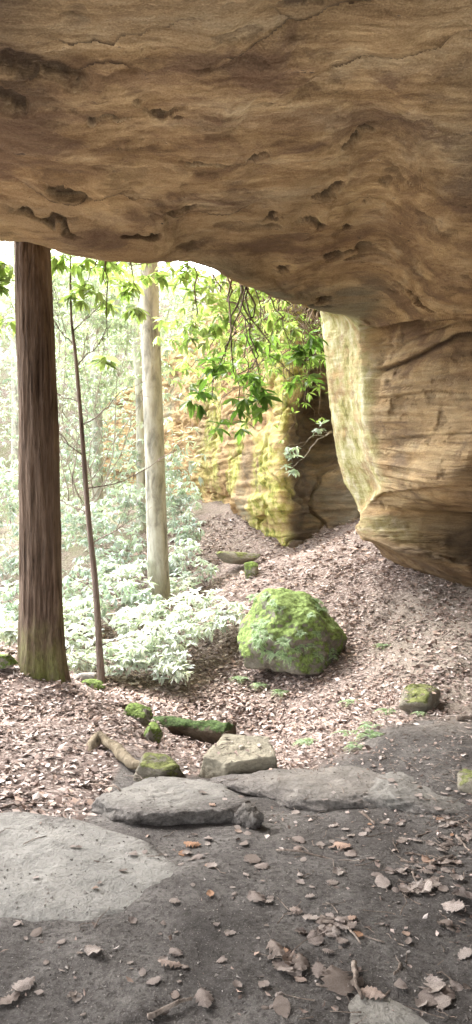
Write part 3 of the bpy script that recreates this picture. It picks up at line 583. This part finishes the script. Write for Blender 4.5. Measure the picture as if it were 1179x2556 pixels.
tet=np.array([[1,0,0],[-.5,.87,0],[-.5,-.87,0],[0,0,1],[0,0,-.7]]); tf=[[0,1,3],[1,2,3],[2,0,3],[1,0,4],[2,1,4],[0,2,4]]
s=.002+.005*r.random(n)**4; jit=r.normal(size=(n,5,3))*.3
V=(tet[None]+jit)*s[:,None,None]*np.array([1.2,1.,.7]); a=r.uniform(0,6.28,n); ca,sa=np.cos(a)[:,None],np.sin(a)[:,None]
V=np.stack([V[...,0]*ca-V[...,1]*sa,V[...,0]*sa+V[...,1]*ca,V[...,2]],-1)+np.stack([x,y,z+.001],1)[:,None]
for i in range(n): Fl+=[[j+5*i for j in f] for f in tf]
cg=np.array([(.10,.085,.075),(.24,.21,.185),(.36,.32,.29)])[r.choice(3,n,p=[.55,.33,.12])]
obj('soil_crumbs',mesh('soil_crumbs',V.reshape(-1,3),Fl,m_lit,np.repeat(cg,5,0),smooth=False),kind='stuff',label='tiny soil crumbs and grit on dirt',cat='grit')
m_st=bark_mat('stick_bark',(.20,.15,.12),(.36,.30,.25))
x,y=scatter(1500,-1.6,1.6,2.0,6.0,lambda a,b:np.where(b>4.2,.5,.08+.7*sst(0,.9,a))*(.3+.7*(fbm(np.stack([a,b,a*0],1)*3.,3)>0)))
z=surf(x,y); A=Acc()
for i in range(len(x)):
    az=r.uniform(0,3.14); L=r.uniform(.02,.13); s=W(x[i],y[i],z[i]+.005); A.add(*tube(wander(s,s+W(math.cos(az)*L,math.sin(az)*L,r.normal()*.006),4,.3,r),np.linspace(.0025,.0012,4),4))
obj('twig_debris',A.mesh('twig_debris',m_st),kind='stuff',label='tiny broken twigs strewn over dirt and leaves',cat='twigs')
MD=dry_mat(); variants=[]
for k in range(9):
    rr=np.random.default_rng(500+k); n=15; t=np.linspace(0,1,n); w=.34*np.sin(np.pi*t**.85)**.8*(1+.28*np.sin(t*np.pi*(5+k%3)*2)*(1 if k%3 else .25)); w[0]=.01;w[-1]=.01
    V=[];c1,c2,c3=rr.uniform(-.5,.9),rr.uniform(-.5,.8),rr.uniform(-.5,.5)
    for i in range(n):
        for s in (-1,-.5,0,.5,1):
            V.append((t[i]-.5,s*w[i]+.08*c3*math.sin(t[i]*3),c1*.35*(t[i]-.5)**2*2+c2*abs(s*w[i])*.9+.05*rr.normal()*abs(s)+.02))
    fs=[[i*5+j,i*5+j+1,i*5+j+6,i*5+j+5] for i in range(n-1) for j in range(4)]
    m_=n*5; V+= [(-.5,-.012,.02),(-.5,.012,.02),(-.72,.006,.04),(-.72,-.006,.04)]; fs.append([m_,m_+1,m_+2,m_+3])
    V=np.array(V); V[:,2]-=V[:,2].min()*.8
    variants.append(mesh('fallen_leaf',V,fs,MD))
r=np.random.default_rng(31)
spots=[(640,2250,.10),(425,2420,.085),(705,2530,.09),(745,2090,.075),(480,2105,.08),(530,2170,.06),(630,2145,.09),(655,2165,.07),(855,2108,.10),(930,2490,.085),(1080,2460,.10),(845,2455,.13),(1050,2225,.11),(1130,2270,.10),(700,2390,.06),(440,2385,.06),(235,2385,.09),(60,2470,.09),(20,2500,.08),(690,2390,.10),(1160,2380,.07),(750,2415,.1),(510,2505,.09),(555,2410,.04),(1110,2310,.06),(180,2490,.04),(610,2110,.05),(1160,2250,.1),(955,2205,.1),(1020,2355,.04),(330,2300,.04),(90,2330,.05)]
cl=[(830,2320,16,45,.07),(860,2330,10,40,.06),(1040,2210,11,60,.08),(1100,2170,18,80,.06),(930,2060,12,60,.05),(1120,2080,30,80,.055),(760,2420,9,50,.08),(1060,2480,9,60,.08),(830,2110,8,50,.06),(480,2140,7,45,.05),(640,2190,6,120,.045),(1000,2000,16,90,.05),(560,2050,10,70,.05),(1140,1990,12,60,.05)]
for (cx,cy,n,sg,sz) in cl:
    for i in range(n): spots.append((cx+r.normal()*sg,cy+r.normal()*sg*.4,sz*r.uniform(.5,1.1)))
for i in range(80): spots.append((r.uniform(0,1179),2100+440*r.random(),.02+.03*r.random()**2))
sx=np.array([P(a,min(b,2600),1.5/max((b-1278)/F,.1))[:2] for a,b,_ in spots]); sz=surf(sx[:,0].copy(),sx[:,1].copy())
for i,(a,b,s) in enumerate(spots[:290]):
    o=obj('fallen_leaf',variants[r.integers(0,9)],label='dry curled brown leaf lying on dirt floor',cat='leaf',group='fallen leaves on shelter floor',loc=(sx[i,0],sx[i,1],sz[i]+.003))
    o.scale=(s,s*r.uniform(.8,1.3),s*r.uniform(.5,1.)); o.rotation_euler=(r.normal()*.12,r.normal()*.12,r.uniform(0,6.28))
for i,(x0,y0,x1,y1,rad) in enumerate([(800,2290,960,2355,.005),(885,2410,905,2500,.010),(1000,2410,950,2500,.006),(370,2545,480,2500,.009),(690,2125,910,2150,.005),(1000,2150,1085,2160,.005),(1075,2160,1130,2140,.008),(1030,2180,1045,2210,.006),(905,2030,935,2060,.008),(1100,2050,1179,2070,.006),(1140,2090,1179,2130,.007),(850,2300,900,2360,.006),(1020,2130,1110,2150,.004),(0,2020,110,2010,.006),(60,1985,190,2000,.006),(130,1925,260,1960,.005),(20,1920,110,1880,.006),(1090,1610,1160,1590,.008),(1140,1800,1190,1795,.02),(790,2460,850,2475,.004),(300,1975,210,1960,.006),(1040,2090,1179,2040,.006)]):
    pp=[]
    for (a,b) in ((x0,y0),(x1,y1)):
        d=1.5/((b-1278)/F); q=P(a,b,d); 
        for _ in range(3):
            h=float(surf(np.array([q[0]]),np.array([q[1]]))[0]); d=(1.5-h)/((b-1278)/F); q=P(a,b,d)
        pp.append(W(q[0],q[1],h+rad))
    w=wander(pp[0],pp[1],10,.18,r); c=w[0].copy(); V,Fc=tube(w-c,np.linspace(rad,rad*.5,10),7)
    obj('stick',mesh('stick',V,Fc.tolist()+[list(range(7))[::-1],list(range(63,70))],m_st),label='thin bare broken stick lying on the ground',cat='stick',group='sticks on the ground',loc=c)
# ---------------------------------------------------------------- ferns
def fern_me(seed,mat):
    r=np.random.default_rng(seed); P_=[];D_=[];L_=[]
    for f in range(10):
        az=r.uniform(0,6.28); L=r.uniform(.7,1.1); 
        for t in np.linspace(.12,1,14):
            c=np.array([math.cos(az)*L*t,math.sin(az)*L*t,L*(.75*t-.85*t*t)]); tan=np.array([math.cos(az),math.sin(az),.75-1.7*t]); tan/=np.linalg.norm(tan)
            s=np.array([-math.sin(az),math.cos(az),0])
            for sg in (-1,1): P_.append(c); D_.append(s*sg*.9+tan*.45); L_.append(.30*(1.05-t)**.6*L+.02)
    P_=np.array(P_);D_=np.array(D_);D_/=np.linalg.norm(D_,axis=1,keepdims=True)
    return leafmesh('fern',P_,D_,np.array(L_),colr(len(P_),(.28,.38,.22),(.50,.58,.40),r),mat,'5',r,wid=1.2,roll=.15)
fm=[fern_me(600+k,m_leafB) for k in range(4)]
r=np.random.default_rng(61)
bvb=[o for o in bpy.data.objects if o.name.startswith('mossy_boulder')][0]; bb=BVHTree.FromPolygons([bvb.matrix_world@v.co for v in bvb.data.vertices],[list(f.vertices) for f in bvb.data.polygons])
for i in range(30):
    px,py=r.uniform(630,840),r.uniform(1475,1640); q=P(px,py,8); o_=Vector((0,0,1.5)); h=bb.ray_cast(o_,(Vector(q)-o_).normalized())
    if h[0] is None: continue
    o=obj('fern',fm[i%4],label='small green fern growing on mossy boulder',cat='fern',group='ferns on boulder and slope',loc=h[0]+h[1]*.012); s=r.uniform(.07,.13); o.scale=(s,s,s); o.rotation_euler=(.8*max(0,-h[1].y),h[1].x*.6,r.uniform(-.6,.6))
for (a,b,d,s) in [(770,1860,5.7,.13),(880,1850,5.4,.16),(920,1870,5.0,.14),(880,1735,6.6,.13),(955,1625,7.8,.12),(970,1790,5.9,.12),(600,1780,6.5,.1),(930,1840,5.3,.13),(890,1890,4.8,.1),(650,1660,7.8,.14),(600,1640,8.,.14),(700,1670,7.5,.14),(1050,1800,5.5,.07),(760,1830,5.9,.12)]:
    q=P(a,b,d); o=obj('fern',fm[r.integers(0,4)],label='small green fern growing on leafy slope',cat='fern',group='ferns on boulder and slope',loc=(q[0],q[1],H(q[0],q[1])+.01)); o.scale=(s,s,s); o.rotation_euler=(0,0,r.uniform(0,6))
# ---------------------------------------------------------------- camera, light
cam=bpy.data.cameras.new('camera'); co=bpy.data.objects.new('camera',cam); scene.collection.objects.link(co)
co.location=(0,0,1.5); co.rotation_euler=(radians(90),0,0); cam.sensor_fit='VERTICAL'; cam.sensor_height=36; cam.lens=36*F/2556; cam.clip_end=600; cam.clip_start=.05
scene.camera=co
w=bpy.data.worlds.new('World'); scene.world=w; w.use_nodes=True; nt=w.node_tree; bg=nt.nodes['Background']
sky=nt.nodes.new('ShaderNodeTexSky'); sky.sky_type='NISHITA'; sky.sun_disc=False; sky.sun_elevation=radians(50); sky.sun_rotation=radians(-40); sky.dust_density=3; sky.air_density=1
hs=nt.nodes.new('ShaderNodeHueSaturation'); hs.inputs['Saturation'].default_value=.2
nt.links.new(sky.outputs[0],hs.inputs['Color']); nt.links.new(hs.outputs[0],bg.inputs[0]); bg.inputs[1].default_value=2.0
sun=bpy.data.lights.new('sun','SUN'); sun.energy=5; sun.angle=radians(40); sun.color=(1,.97,.93); so=bpy.data.objects.new('sun',sun); scene.collection.objects.link(so)
dv=Vector((math.sin(radians(-40))*math.cos(radians(50)),math.cos(radians(-40))*math.cos(radians(50)),math.sin(radians(50))))
so.rotation_euler=dv.to_track_quat('Z','Y').to_euler()
scene.view_settings.view_transform='Standard'; scene.view_settings.look='None'; scene.view_settings.exposure=0
